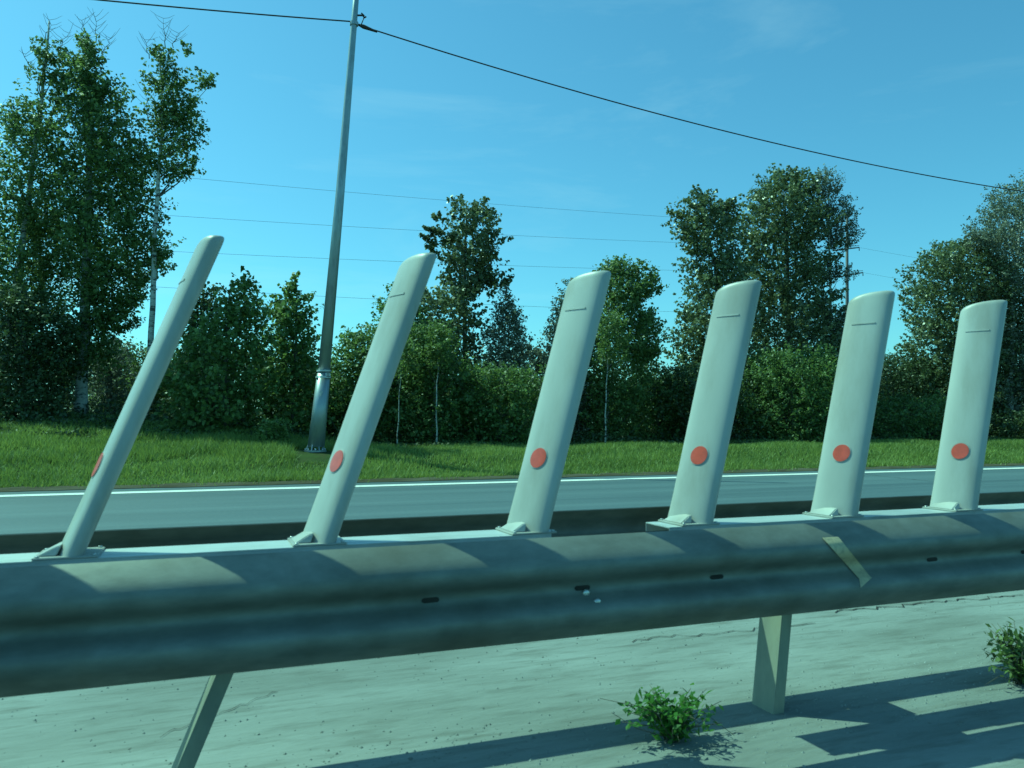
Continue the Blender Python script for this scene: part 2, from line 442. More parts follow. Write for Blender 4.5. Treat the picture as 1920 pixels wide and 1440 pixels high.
# ------------------------------------------------------------------ delineator posts
def delineator(bx, by, tx, ty, yaw, width, label, idx):
    Y = NC
    b = at(bx, by, Y); t = at(tx, ty, Y)
    zb = .7205
    H = t.z - zb; k = (t.x - b.x) / H
    root = empty('delineator_post', (b.x, Y, zb), label, 'delineator post', 'white delineator posts standing in a row on the guardrail')
    ca, sa = math.cos(R(yaw)), math.sin(R(yaw))
    # face normal points to -X turned towards the camera by yaw
    nrm = Vector((-ca, -sa, 0)); mj = Vector((-sa, ca, 0))
    A, B = width / 2, .036
    def sect(z, g=1.0, slant=0.0):
        ring = []
        for i in range(32):
            u = 2 * math.pi * i / 32
            cu, su = math.cos(u), math.sin(u)
            e = 0.78
            ra = math.copysign(abs(cu) ** e, cu) * A * g; rb = math.copysign(abs(su) ** e, su) * B * g
            if rb < 0: rb *= .75
            p = mj * ra + nrm * rb
            zz = z - slant * max(0.0, ra / A * .5 + .5) ** 3.4
            ring.append((b.x + p.x + k * (zz), Y + p.y, zb + zz))
        return ring
    bow = []
    m_ = MB()
    rings = [sect(.0058, 1.02), sect(.05, 1.01), sect(.10, 1.0)] + [sect(z) for z in np.linspace(.16, H - .10, 12)]
    sl = .027
    rings += [sect(H - .060, 1.0, sl * .35), sect(H - .020, 1.0, sl), sect(H - .010, .985, sl), sect(H - .003, .93, sl), sect(H, .84, sl)]
    m_.loft(rings)
    body = m_.build('body', M['white'], root)
    body.modifiers.new('es', 'EDGE_SPLIT').split_angle = R(60)
    # reflector disc following the curved face
    zc = .248; rr_ = .0335
    def face(a, z, off):
        q = min(abs(a / A), .999)
        rb = B * (1 - q ** (2 / .78)) ** (.78 / 2) + off
        p = mj * a + nrm * rb
        return (b.x + p.x + k * z, Y + p.y, zb + z)
    def disc(r0, off, depth_off, name, mat):
        m2 = MB(); V = []; Fc = []
        NR, NS = 4, 28
        V.append(face(0, zc, off))
        for j in range(1, NR + 1):
            for i in range(NS):
                u = 2 * math.pi * i / NS; r = r0 * j / NR
                V.append(face(r * math.cos(u), zc + r * math.sin(u), off))
        for i in range(NS):
            u = 2 * math.pi * i / NS
            V.append(face(r0 * math.cos(u), zc + r0 * math.sin(u), depth_off))
        for i in range(NS): Fc.append((0, 1 + i, 1 + (i + 1) % NS))
        for j in range(NR):
            for i in range(NS):
                a0 = 1 + j * NS + i; a1 = 1 + j * NS + (i + 1) % NS
                Fc.append((a0, a0 + NS, a1 + NS, a1))
        m2.add(V, Fc, False)
        return m2.build(name, mat, root)
    disc(rr_ + .004, .0015, -.002, 'reflector_rim', M['white'])
    disc(rr_, .0035, .0, 'reflector', M['red'])
    # short moulded rib near the top
    for zz in (H - .135,):
        m2 = MB()
        for z0_, z1_ in ((zz, zz + .005),):
            V = []
            for i in range(9):
                a = A * .52 * (i / 8 * 2 - 1) + A * .05
                V += [face(a, z0_, -.002), face(a, z0_, .0022), face(a, z1_, .0022), face(a, z1_, -.002)]
            Fc = []
            for i in range(8):
                for q in range(4):
                    q2 = (q + 1) % 4
                    Fc.append((i * 4 + q, i * 4 + q2, i * 4 + 4 + q2, i * 4 + 4 + q))
            m2.add(V, Fc)
        m2.build('rib', M['white'], root)
    # base: foot plate, collar and wedge
    m2 = MB(); m2.box(b.x - .085, b.x + .075, Y - .085, Y + .085, zb - .0005, zb + .0055)
    m2.build('foot_plate', M['white'], root, bevel=.002)
    m2 = MB(); V = []
    for dy in (-.06, .06):
        V += [(b.x - .078, Y + dy, zb + .0057), (b.x - .03, Y + dy, zb + .0057), (b.x - .03 + k * .03, Y + dy * .85, zb + .034), (b.x - .045 + k * .03, Y + dy * .85, zb + .030)]
    m2.add(V, [(0, 1, 2, 3), (7, 6, 5, 4), (0, 4, 5, 1), (1, 5, 6, 2), (2, 6, 7, 3), (3, 7, 4, 0)])
    m2.build('wedge', M['white'], root, bevel=.003)
    for qx, qy in ((-.073, -.073), (.063, -.073), (-.073, .073), (.063, .073)):
        m2 = MB(); m2.tube([(b.x + qx, Y + qy, zb + .005), (b.x + qx, Y + qy, zb + .010)], .006, 6)
        m2.build('bolt', M['bolt'], root)
    return root

DEL = [
    (-415, 1055, -75, 425, 10, .165, 'white delineator post just outside the left edge of the photo'),
    (135, 1031, 400, 450, 12, .165, 'leftmost white delineator post, leaning most and seen nearly edge on'),
    (597, 1010, 788, 481, 20, .17, 'second white delineator post from the left, with treetop of the poplar beside its top'),
    (988, 994, 1108, 513, 27, .175, 'third white delineator post from the left, at the strip end before the gap'),
    (1293, 976, 1387, 530, 28, .178, 'fourth white delineator post from the left, first one after the gap in the strip'),
    (1563, 957, 1636, 549, 28, .180, 'fifth white delineator post from the left, standing above the beige reflected streak on the rail'),
    (1787, 945, 1846, 566, 28, .180, 'rightmost white delineator post in view, smallest and most upright in the row'),
]
for i, d in enumerate(DEL): delineator(*d, i)
reflection = refl.build('reflection_strip', M['reflection'])
tag(reflection, 'beige strip added for light reflected in window glass, slanting down the front guardrail beam', 'reflection')

# ------------------------------------------------------------------ lamp pole, cable
def gz(x, y): return float(terrain(x, y))
PY = 18.5
pb = at(590, 848, PY); pt = at(671, -30, PY)
zb = gz(pb.x, PY)
pole = empty('lamp_pole', (pb.x, PY, pb.z), 'tall tapered grey steel lamp pole standing on the grass verge', 'lamp pole')
def pole_at(px, py): return at(px, py, PY)
ppx = [(592, 838), (597, 800), (606, 712)]
def pw(pxw, y): return pxw / F * 18.2 / 2
m_ = MB()
def ringpole(c, r, n=12): return [(c.x + r * math.cos(2 * math.pi * k / n + .2), c.y + r * math.sin(2 * math.pi * k / n + .2), c.z) for k in range(n)]
m_.loft([ringpole(pole_at(592.5, 838), pw(31.5, 0)), ringpole(pole_at(607, 700), pw(25, 0))])
m_.build('lower_shaft', M['pole'], pole)
m_ = MB()
m_.loft([ringpole(pole_at(607.2, 699), pw(23, 0)), ringpole(pole_at(637, 370), pw(17, 0)), ringpole(pole_at(664, 40), pw(12, 0)), ringpole(pole_at(676, -110), pw(10, 0))])
m_.build('upper_shaft', M['pole'], pole)
for y_, w_ in ((709, 28.5), (697, 27)):
    xx = 592.5 + (838 - y_) * (14.5 / 138)
    m_ = MB(); m_.loft([ringpole(pole_at(xx, y_), pw(w_, 0), 20), ringpole(pole_at(xx + .3, y_ - 3), pw(w_, 0), 20)], smooth=False)
    m_.build('collar', M['galv_light'], pole)
c_ = pole_at(591, 845)
m_ = MB(); m_.loft([ringpole(Vector((c_.x, PY, c_.z - .03)), .25, 20), ringpole(Vector((c_.x, PY, c_.z + .01)), .25, 20)], smooth=False)
m_.build('flange', M['pole'], pole, bevel=.004)
for k in range(8):
    a = 2 * math.pi * k / 8 + .3
    ux, uy = math.cos(a), math.sin(a)
    m_ = MB(); x, y = c_.x, PY
    pxr = Vector((-uy, ux, 0)) * .008
    r0, r1 = .17, .24
    A3 = [Vector((x + ux * r0, y + uy * r0, c_.z + .0105)), Vector((x + ux * r1, y + uy * r1, c_.z + .0105)), Vector((x + ux * (r0 + .005), y + uy * (r0 + .005), c_.z + .14))]
    m_.add([tuple(p - pxr) for p in A3] + [tuple(p + pxr) for p in A3], [(0, 1, 2), (5, 4, 3), (0, 3, 4, 1), (1, 4, 5, 2), (2, 5, 3, 0)])
    m_.build('gusset', M['pole'], pole)
    a += .39; m_ = MB(); m_.tube([(x + .215 * math.cos(a), y + .215 * math.sin(a), c_.z + .01), (x + .215 * math.cos(a), y + .215 * math.sin(a), c_.z + .05)], .018, 6)
    m_.build('bolt', M['bolt'], pole)
m_ = MB(); m_.loft([ringpole(Vector((c_.x, PY, c_.z - .5)), .19, 14), ringpole(Vector((c_.x, PY, c_.z - .031)), .19, 14)])
m_.build('concrete_footing', M['dirt'], pole)
# number plate marks: small label plate between the collars
q = pole_at(610, 704); m_ = MB(); m_.box(q.x - .02, q.x + .09, PY - .163, PY - .157, q.z - .05, q.z + .05)
m_.build('number_plate', M['galv_light'], pole)
m_ = MB()
for z_ in (-.03, .0, .03): m_.box(q.x + (.0 if z_ else .01), q.x + (.075 if z_ else .06), PY - .166, PY - .1632, q.z + z_ - .007, q.z + z_ + .007)
m_.build('plate_mark', M['dark'], pole)
q = pole_at(601, 738); m_ = MB(); m_.add([(q.x - .05, PY - .19, q.z + .05), (q.x + .03, PY - .19, q.z + .04), (q.x - .03, PY - .19, q.z - .06),
        (q.x - .05, PY - .175, q.z + .05), (q.x + .03, PY - .175, q.z + .04), (q.x - .03, PY - .175, q.z - .06)], [(2, 1, 0), (3, 4, 5), (0, 1, 4, 3), (1, 2, 5, 4), (2, 0, 3, 5)])
m_.build('paper_scrap', M['galv_light'], pole)
# cable clamp and hook
q = pole_at(664, 44)
m_ = MB(); m_.loft([ringpole(Vector((q.x, PY, q.z - .05)), .10), ringpole(Vector((q.x, PY, q.z + .03)), .10)], smooth=False)
m_.build('clamp_band', M['pole'], pole)
h = pole_at(675, 30)
m_ = MB(); m_.tube([(q.x + .05, PY, h.z), (h.x + .05, PY - .05, h.z), (h.x + .10, PY - .06, h.z - .05), (h.x + .13, PY - .06, h.z - .02)], .022, 6)
m_.tube([(h.x + .02, PY - .05, h.z + .05), (h.x + .09, PY - .06, h.z - .01)], .018, 5)
m_.tube([(h.x + .09, PY - .06, h.z - .03), (h.x + .06, PY - .04, h.z - .12), (q.x + .16, PY - .02, q.z - .02)], .012, 5)
m_.build('bracket_hook', M['cable'], pole)
# supply cable
def span(x0, z0, L_, sag, sgn):
    return [(x0 + sgn * L_ * t, PY, z0 - 4 * sag * t * (1 - t)) for t in np.linspace(0, 1, 60)]
qz = pole_at(668, 46)
m_ = MB(); m_.tube(span(q.x + .10, qz.z, 44, 1.62, 1), .016, 6); m_.tube([(q.x + .08, PY, qz.z + .01), (q.x + .22, PY, qz.z - .02), (q.x + .55, PY, qz.z - .09)], [.02, .05, .02], 6)
tag(m_.build('cable', M['cable']), 'black cable sagging down to the right from the lamp pole', 'cable', 'cables strung from the lamp pole')
m_ = MB(); m_.tube(span(q.x - .08, qz.z + .05, 44, 1.22, -1), .016, 6)
tag(m_.build('cable', M['cable']), 'black cable leaving the lamp pole towards the top left corner', 'cable', 'cables strung from the lamp pole')

# ------------------------------------------------------------------ far power line
PLY = 85.0
pylb, pylt = at(1588, 760, PLY), at(1588, 405, PLY)
pyl = empty('power_pylon', (pylb.x, PLY, 0), 'slender dark power line mast with short crossarms behind the tall trees', 'pylon')
m_ = MB(); m_.tube([(pylb.x, PLY, .5), (pylt.x, PLY, pylt.z)], [.30, .16], 8); m_.build('mast', M['pylon'], pyl)
tips = []
for ax, ay, bx, by in ((1562, 470, 1611, 464), (1567, 520, 1618, 511), (1560, 597, 1612, 588)):
    A_, B_ = at(ax, ay, PLY), at(bx, by, PLY)
    m_ = MB(); m_.tube([A_, B_], [.10, .08], 5); m_.tube([(pylb.x, PLY, B_.z - .1), (B_.x, PLY, B_.z + .25)], .04, 4)
    m_.build('crossarm', M['pylon'], pyl)
    m_ = MB(); m_.tube([B_, B_ - Vector((0, 0, .45))], [.05, .07], 5); m_.build('insulator', M['pylon'], pyl)
    tips.append(B_)
def wire(p0, p1, sag, label, name='power_wire', r=.0115):
    pts = []
    for i in range(41):
        t = i / 40; p = Vector(p0).lerp(Vector(p1), t); p.z -= 4 * sag * t * (1 - t); pts.append(p)
    m_ = MB(); m_.tube(pts, r, 4)
    tag(m_.build(name, M['wire']), label, 'power wire', 'thin power wires crossing the sky')
wl = ((300, 'topmost'), (383, 'second highest'), (455, 'third highest'), (520, 'lowest'))
ends = (at(1590, 425, PLY), tips[0], tips[1], at(1612, 592, PLY))
for (yl, nm), e in zip(wl, ends):
    wire(at(0, yl, 66), e, .55, f'{nm} of the four thin power wires crossing the sky behind the lamp pole')
for e, (rx, ry), nm in zip((tips[0], tips[1]), ((2150, 545), (2150, 590)), ('upper', 'lower')):
    wire(e, at(rx, ry, 120), .6, f'{nm} of the two faint power wires running right from the mast')

# ------------------------------------------------------------------ vegetation
def leaves_mesh(name, P, size, mat, parent, rng, up=.5, aspect=.65, outward=None, droop=0.0):
    """P: Nx3 leaf positions; each leaf a four-sided blade with its own facing"""
    N = len(P)
    nv = rng.normal(size=(N, 3)); nv[:, 2] += up * 1.6
    if outward is not None: nv += outward * .8
    nv /= np.linalg.norm(nv, axis=1)[:, None]
    d = rng.normal(size=(N, 3)); d[:, 2] -= droop
    d -= nv * (d * nv).sum(1)[:, None]; d /= np.linalg.norm(d, axis=1)[:, None] + 1e-9
    s = np.cross(nv, d)
    L_ = (size * rng.uniform(.65, 1.3, N))[:, None]
    W_ = L_ * aspect * .5
    a = P - d * L_ * .5
    c = P + d * L_ * .5
    b = P + s * W_ - d * L_ * .08 + nv * L_ * .10
    e = P - s * W_ - d * L_ * .08 + nv * L_ * .10
    V = np.stack([a, b, c, e], 1).reshape(-1, 3)
    off = parent_origin(parent)
    V -= np.array(off)
    me = bpy.data.meshes.new(name)
    me.vertices.add(4 * N); me.vertices.foreach_set('co', V.astype(np.float32).ravel())
    me.loops.add(4 * N); me.loops.foreach_set('vertex_index', np.arange(4 * N, dtype=np.int32))
    me.polygons.add(N); me.polygons.foreach_set('loop_start', np.arange(0, 4 * N, 4, dtype=np.int32))
    at_ = me.attributes.new('tone', 'FLOAT', 'FACE')
    at_.data.foreach_set('value', rng.random(N).astype(np.float32) ** 1.3)
    me.update(calc_edges=True)
    return link_mesh(name, me, mat, parent)

TOTAL = [0]
def plant(name, label, cat, Y, parts, trunk=None, leaf='leaf_birch', bark='bark', size=.11, dens=1.0, seed=1, gap=.0, group=None,
          cr=.34, up=.5, droop=0., trunk_r=.12, aspect=.65, limbs=40, lift=.55, twigs=(), base=None, crown_name='crown', flat=.7):
    """parts: list of row lists [(y, xl, xr), ...] in photo pixels; each list is one mass of the crown at distance Y"""
    rng = np.random.default_rng(seed); random.seed(seed)
    if trunk:
        tpts = [at(x, y, Y) for x, y in trunk]
    else:
        ally = [r for pr in parts for r in pr]
        cx = sum((r[1] + r[2]) / 2 for r in ally) / len(ally); yl = max(r[0] for r in ally); yt = min(r[0] for r in ally)
        tpts = [at(cx, yl, Y), at(cx + random.uniform(-6, 6), (yl + yt) / 2, Y), at(cx + random.uniform(-8, 8), yt + (yl - yt) * .12, Y)]
    b = tpts[0].copy(); g = gz(b.x, Y)
    if b.z > g + .02: tpts.insert(0, Vector((b.x - (tpts[1].x - b.x) * .05, Y, g - .15)))
    root = empty(name, (tpts[0].x, Y, g), label, cat, group)
    pos = []; outw = []; cents = []
    for rows in parts:
        rows = sorted(rows)
        hs = []; ls = []; rs = []
        for y, xl, xr in rows:
            a, c = at(xl, y, Y), at(xr, y, Y)
            hs.append((a.z + c.z) / 2); ls.append(a.x); rs.append(c.x)
        hs = np.array(hs); o_ = np.argsort(hs); hs = hs[o_]; ls = np.array(ls)[o_]; rs = np.array(rs)[o_]
        area = float((((rs - ls)[1:] + (rs - ls)[:-1]) / 2 * np.diff(hs)).sum())
        zoom = (ls.mean()**2 + Y**2)**.5
        nleaf = int(dens * area * 7.2 / (size * size * aspect * .5))
        per = 18
        nc = max(8, int(nleaf / per))
        # cluster centres
        hh = rng.uniform(hs[0], hs[-1], nc * 4)
        wd = np.interp(hh, hs, rs - ls); keep = rng.random(nc * 4) < (wd / wd.max()) ** .8; hh = hh[keep][:nc]; n_ = len(hh)
        l_, r_ = np.interp(hh, hs, ls), np.interp(hh, hs, rs)
        rad = (r_ - l_) / 2; cx = (l_ + r_) / 2
        ph = rng.uniform(0, 2 * np.pi, n_); fr = rng.uniform(.03, 1, n_) ** .42
        crr = np.minimum(cr, rad * .45 + .06)
        lump = rng.uniform(.85, 1.12, n_) + .13 * np.sin(ph * 3 + hh * 2.3 + seed) + .10 * np.sin(ph * 2 - hh * 4.1 + seed * 2)
        re = np.maximum(rad * 1.13 - crr * .35, .02) * fr * lump
        C = np.stack([cx + re * np.cos(ph), Y + np.minimum(re, 2.2) * np.sin(ph) * .9, hh + rng.normal(0, .05, n_)], 1)
        if gap:   # drop clusters inside randomly placed holes
            for _ in range(int(gap)):
                if len(C) < 12: break
                hc = C[rng.integers(len(C))]; rr2 = rng.uniform(.10, .24)
                dd = np.hypot(C[:, 0] - hc[0], C[:, 2] - hc[2]); C = C[dd > rr2] if (dd > rr2).sum() > 8 else C
        n_ = len(C); cents.append(C)
        crr = np.interp(C[:, 2], hs, (rs - ls) / 2); crr = np.minimum(cr, crr * .45 + .08) * rng.uniform(.6, 1.25, n_)
        cnt = np.maximum(10, (per * (crr / cr) ** 1.2 * rng.uniform(.6, 1.4, n_) * nleaf / max(1, n_ * per)).astype(int))
        idx = np.repeat(np.arange(n_), cnt)
        q = rng.normal(size=(len(idx), 3)); q /= np.linalg.norm(q, axis=1)[:, None]
        q *= (rng.random(len(idx)) ** .5)[:, None]
        cxh = np.interp(C[:, 2], hs, (ls + rs) / 2)
        dv = np.stack([(C[:, 0] - cxh), (C[:, 1] - Y), np.zeros(n_)], 1); dv /= np.linalg.norm(dv, axis=1)[:, None] + .05
        dv[:, 2] = lift; dv += rng.normal(0, .35, dv.shape); dv /= np.linalg.norm(dv, axis=1)[:, None]
        t_ = rng.uniform(-.75, 1.0, len(idx))
        thick = (.52 - .30 * np.maximum(t_, 0))[:, None]
        p = C[idx] + dv[idx] * (crr[idx] * 1.15 * t_)[:, None] + q * crr[idx][:, None] * thick
        q = q + dv[idx] * .6
        if droop: p[:, 2] -= droop * .5 * rng.random(len(idx)) ** 2
        nf = int(nleaf * .22)
        h2 = rng.uniform(hs[0], hs[-1], nf); w2 = np.interp(h2, hs, rs - ls); h2 = h2[rng.random(nf) < w2 / w2.max()]
        l2, r2 = np.interp(h2, hs, ls), np.interp(h2, hs, rs); ph2 = rng.uniform(0, 6.283, len(h2)); f2 = np.sqrt(rng.random(len(h2))) * (r2 - l2) / 2 * .82
        pf = np.stack([(l2 + r2) / 2 + f2 * np.cos(ph2), Y + np.minimum(f2, 2) * np.sin(ph2), h2], 1)
        j = (np.hypot(pf[:, None, 0] - C[None, ::3, 0], pf[:, None, 2] - C[None, ::3, 2]).min(1) < cr * .9) if gap and len(pf) * len(C) < 6e7 else np.ones(len(pf), bool)
        pf = pf[j]
        p = np.concatenate([p, pf]); q = np.concatenate([q, np.zeros_like(pf)])
        pos.append(p)
        o2 = q.copy(); outw.append(o2)
    Pn = np.concatenate(pos); On = np.concatenate(outw); Cn = np.concatenate(cents)
    hb = tpts[0].z
    keep = Pn[:, 2] > terrain(Pn[:, 0], Pn[:, 1]) + .03
    Pn, On = Pn[keep], On[keep]; TOTAL[0] += len(Pn)
    leaves_mesh(crown_name, Pn, size, M[leaf], root, rng, up=up, aspect=aspect, outward=On, droop=droop * 3)
    # trunk
    m_ = MB()
    pts = []
    for i in range(len(tpts) - 1):
        for k in range(4):
            p = tpts[i].lerp(tpts[i + 1], k / 4)
            pts.append(p + Vector((random.uniform(-.02, .02), random.uniform(-.03, .03), 0)))
    pts.append(tpts[-1])
    rads = [trunk_r * (1 - .86 * i / (len(pts) - 1)) for i in range(len(pts))]; rads[0] *= 1.35
    m_.tube(pts, rads, 8)
    m_.build('trunk', M[bark], root)
    m_ = MB()
    for j in rng.choice(len(Cn), min(limbs, len(Cn)), replace=False):
        c = Vector(Cn[j]); below = [i for i, p in enumerate(pts) if p.z < c.z - .25]
        if not below: continue
        hgt = c.z - .35 - abs(c.x - pts[0].x) * .5
        i = min(below, key=lambda i: abs(pts[i].z - hgt)); a = pts[i]
        mid = a.lerp(c, .5) + Vector((0, 0, -.08 * (c - a).length)) + Vector((random.uniform(-.08, .08),) * 3)
        r = min(rads[i] * .5, .012 + .012 * (c - a).length)
        m_.tube([a, mid, c], [r, r * .6, .005], 4, caps=False)
    for (x0, y0, x1, y1) in twigs:
        a, c = at(x0, y0, Y), at(x1, y1, Y)
        prev = a
        for q_ in range(5):
            nx_ = a.lerp(c, (q_ + 1) / 5) + Vector((random.uniform(-.05, .05), random.uniform(-.1, .1), 0))
            m_.tube([prev, nx_], [.012 - .002 * q_, .010 - .002 * q_], 4, caps=False)
            for sg in (-1, 1):
                e_ = nx_ + Vector((sg * random.uniform(.1, .35), random.uniform(-.1, .1), random.uniform(.1, .4)))
                m_.tube([nx_, nx_.lerp(e_, .5) + Vector((0, 0, -.03)), e_], [.006, .005, .003], 3, caps=False)
            prev = nx_
    if m_.v: m_.build('branch', M[bark if bark != 'birch' else 'bark'], root)['kind'] = 'stuff'
    return root

G_T = 'tall trees along the verge'
G_S = 'bushes along the edge of the wood'
# -- left birches
plant('birch_tree', 'thin-topped birch at the far left edge with pale trunk slanting to the left', 'tree', 24.5,
      [[(60, 82, 100), (90, 72, 128), (120, 55, 128), (160, 60, 140), (200, 60, 150)],
       [(185, 12, 60), (215, 6, 120), (260, -10, 135), (340, -20, 130), (400, -25, 120), (440, -10, 100)],
       [(430, -40, 80), (480, -45, 105), (560, -50, 95), (620, -50, 70)]],
      trunk=[(-6, 770), (18, 620), (42, 470), (62, 300), (82, 150), (92, 40)], leaf='leaf_birch', bark='birch', size=.10, dens=.60, seed=11, cr=.30, twigs=[(85, 80, 95, 35), (60, 150, 48, 100), (110, 90, 128, 62)], gap=9, droop=.12, trunk_r=.14, group=G_T)
plant('birch_tree', 'big dark dense birch second from the left, tallest mass of foliage', 'tree', 24,
      [[(66, 150, 172), (90, 138, 190), (125, 128, 196), (160, 128, 222), (205, 122, 250), (235, 118, 262), (270, 112, 280), (330, 108, 292), (400, 100, 285)],
       [(395, 110, 285), (440, 105, 305), (470, 112, 315), (520, 125, 298), (560, 135, 275), (600, 145, 255)],
       [(600, 120, 240), (640, 110, 225), (690, 100, 215)]],
      trunk=[(150, 785), (158, 650), (163, 500), (168, 330), (165, 180), (160, 95)], leaf='leaf_birch', bark='birch', size=.105, dens=.95, seed=12, cr=.36, twigs=[(165, 75, 150, 40), (180, 80, 178, 30), (190, 100, 210, 70)], gap=10, trunk_r=.17, group=G_T)
plant('birch_tree', 'slim birch with long bare pale trunk and a high crown reaching right', 'tree', 23,
      [[(88, 285, 318), (110, 276, 330), (150, 276, 352), (185, 280, 378), (215, 284, 372), (245, 278, 376), (265, 268, 382), (300, 272, 378), (335, 285, 350)],
       [(82, 338, 360), (98, 340, 364)],
       [(128, 372, 400), (150, 360, 402), (165, 355, 385)],
       [(385, 296, 312), (410, 285, 318), (440, 280, 310), (475, 285, 320), (500, 280, 300)]],
      trunk=[(268, 800), (277, 740), (283, 670), (288, 480), (297, 335), (305, 200), (300, 100)], leaf='leaf_birch', bark='birch', size=.10, dens=.62, seed=13, cr=.25, twigs=[(310, 90, 310, 35), (280, 110, 275, 75), (325, 90, 333, 60), (280, 230, 275, 180)], gap=6, trunk_r=.11, group=G_T, droop=.08)
plant('birch_tree', 'slight birch between the two leftmost birches showing thin grey stem', 'tree', 25.5,
      [[(390, 40, 110), (430, 30, 140), (480, 50, 150), (540, 60, 140), (600, 40, 130)]],
      trunk=[(75, 770), (78, 560), (72, 400)], leaf='leaf_birch', bark='birch', size=.10, dens=.6, seed=14, cr=.3, gap=8, trunk_r=.08, group=G_T)
plant('shrub', 'dark broad bush below the leftmost birch trunks', 'bush', 23.2,
      [[(545, -20, 60), (600, -30, 150), (680, -40, 150), (760, -40, 135), (800, -40, 120)]], leaf='leaf_dark', size=.10, dens=.8, seed=15, cr=.4, group=G_S)
plant('shrub', 'bush with pinkish-lit leaf tips right of the big birch trunk', 'bush', 25.5,
      [[(640, 175, 245), (680, 160, 255), (740, 165, 250), (790, 170, 240)]], leaf='leaf_pale', size=.09, dens=.5, seed=16, cr=.35, group=G_S)
plant('shrub', 'small bright yellowish bush in the gap behind the slim birch trunk', 'bush', 27,
      [[(655, 245, 330), (700, 240, 335), (750, 160, 335), (790, 160, 330)]], leaf='leaf_shrub', size=.09, dens=.8, seed=17, cr=.35, group=G_S)
# -- maples left of the pole
plant('maple_tree', 'bushy round-leaved tree with pointed top behind the leftmost delineator post', 'tree', 21.8,
      [[(505, 452, 466), (540, 430, 484), (580, 402, 498), (630, 355, 508), (680, 318, 510), (740, 300, 505), (790, 305, 490), (815, 340, 480)]],
      leaf='leaf_maple', size=.12, dens=.9, seed=21, cr=.34, aspect=.8, group=G_T, trunk_r=.09)
plant('maple_tree', 'dark tree peeping out left behind the bushy round-leaved tree', 'tree', 24.5,
      [[(537, 365, 410), (570, 350, 420), (620, 340, 420), (680, 330, 420), (760, 320, 420)]], leaf='leaf_dark', size=.11, dens=.8, seed=22, cr=.34, aspect=.8, group=G_T)
plant('maple_tree', 'narrow pointed leafy tree immediately left of the lamp pole', 'tree', 22.5,
      [[(517, 543, 556), (550, 525, 568), (580, 508, 585), (630, 500, 590), (690, 500, 602), (760, 495, 610), (812, 500, 600)]],
      leaf='leaf_maple', size=.12, dens=.95, seed=23, cr=.3, aspect=.8, group=G_T, trunk_r=.08)
plant('shrub', 'small low leafy bush at the grass edge left of the lamp pole base', 'bush', 19.6,
      [[(785, 500, 530), (805, 485, 545), (830, 485, 540)]], leaf='leaf_maple', size=.085, dens=.7, seed=24, cr=.2, group=G_S, limbs=12, trunk_r=.02)
plant('shrub', 'rounded sunlit bush just right of the lamp pole', 'bush', 23,
      [[(625, 650, 700), (650, 625, 720), (700, 610, 730), (760, 600, 740), (825, 610, 740)]], leaf='leaf_maple', size=.10, dens=.85, seed=25, cr=.3, group=G_S)
plant('shrub', 'dark low bush filling the gap left of the lamp pole foot', 'bush', 24,
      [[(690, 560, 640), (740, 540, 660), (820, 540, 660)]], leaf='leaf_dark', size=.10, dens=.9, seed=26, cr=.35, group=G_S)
# -- centre
plant('tree', 'slender young tree behind the upper part of the second delineator post', 'tree', 23.5,
      [[(545, 735, 785), (580, 705, 790), (640, 690, 800), (720, 700, 810), (800, 700, 820)]], leaf='leaf_shrub', size=.10, dens=.8, seed=31, cr=.3, group=G_T)
plant('poplar_tree', 'tall poplar with ragged crown between second and third delineator posts', 'tree', 24.5,
      [[(372, 840, 850), (382, 842, 915), (405, 835, 928), (440, 838, 940), (480, 830, 936), (510, 830, 925), (545, 840, 925)],
       [(405, 808, 832), (430, 806, 846), (455, 806, 850), (475, 802, 855)],
       [(498, 900, 940), (520, 880, 946), (555, 860, 938)],
       [(540, 780, 900), (590, 760, 900), (650, 770, 900), (720, 770, 900), (790, 770, 900)]],
      trunk=[(873, 838), (872, 700), (870, 560), (872, 440), (878, 390)], leaf='leaf_poplar', size=.12, dens=.85, seed=32, cr=.24, gap=7, aspect=.85, group=G_T, trunk_r=.11)
plant('birch_tree', 'pointed young birch just right of the poplar, narrow like a cone', 'tree', 23.2,
      [[(538, 944, 952), (570, 932, 966), (610, 918, 982), (650, 905, 988), (700, 895, 990), (770, 890, 985), (825, 900, 980)]], leaf='leaf_pale', bark='birch', size=.09, dens=.75, seed=33, cr=.24, group=G_T, trunk_r=.05)
plant('shrub', 'dense green bush under the poplar right of the second delineator post', 'bush', 22,
      [[(610, 760, 820), (680, 740, 860), (760, 735, 880), (838, 740, 880)]], leaf='leaf_shrub', bark='birch', size=.10, dens=.8, seed=34, cr=.35, group=G_S, trunk_r=.05, trunk=[(812, 840), (815, 700), (818, 620)])
plant('shrub', 'broad mid-green bush filling the ground between poplar and third post', 'bush', 21.6,
      [[(690, 880, 1000), (740, 860, 1020), (800, 860, 1010), (840, 870, 1000)]], leaf='leaf_shrub', size=.10, dens=.8, seed=35, cr=.35, group=G_S)
plant('shrub', 'greyish low bush just left of the third delineator post', 'bush', 25,
      [[(650, 975, 1010), (680, 960, 1040), (760, 950, 1060), (820, 950, 1060)]], leaf='leaf_pale', size=.10, dens=.7, seed=36, cr=.32, group=G_S)
plant('birch_tree', 'thin pointed birch peeking out left of the third delineator post', 'tree', 23.5,
      [[(520, 1068, 1082), (560, 1050, 1100), (610, 1030, 1110), (670, 1020, 1110), (760, 1015, 1110), (830, 1020, 1110)]], leaf='leaf_pale', bark='birch', size=.09, dens=.75, seed=37, cr=.26, group=G_T, trunk_r=.06)
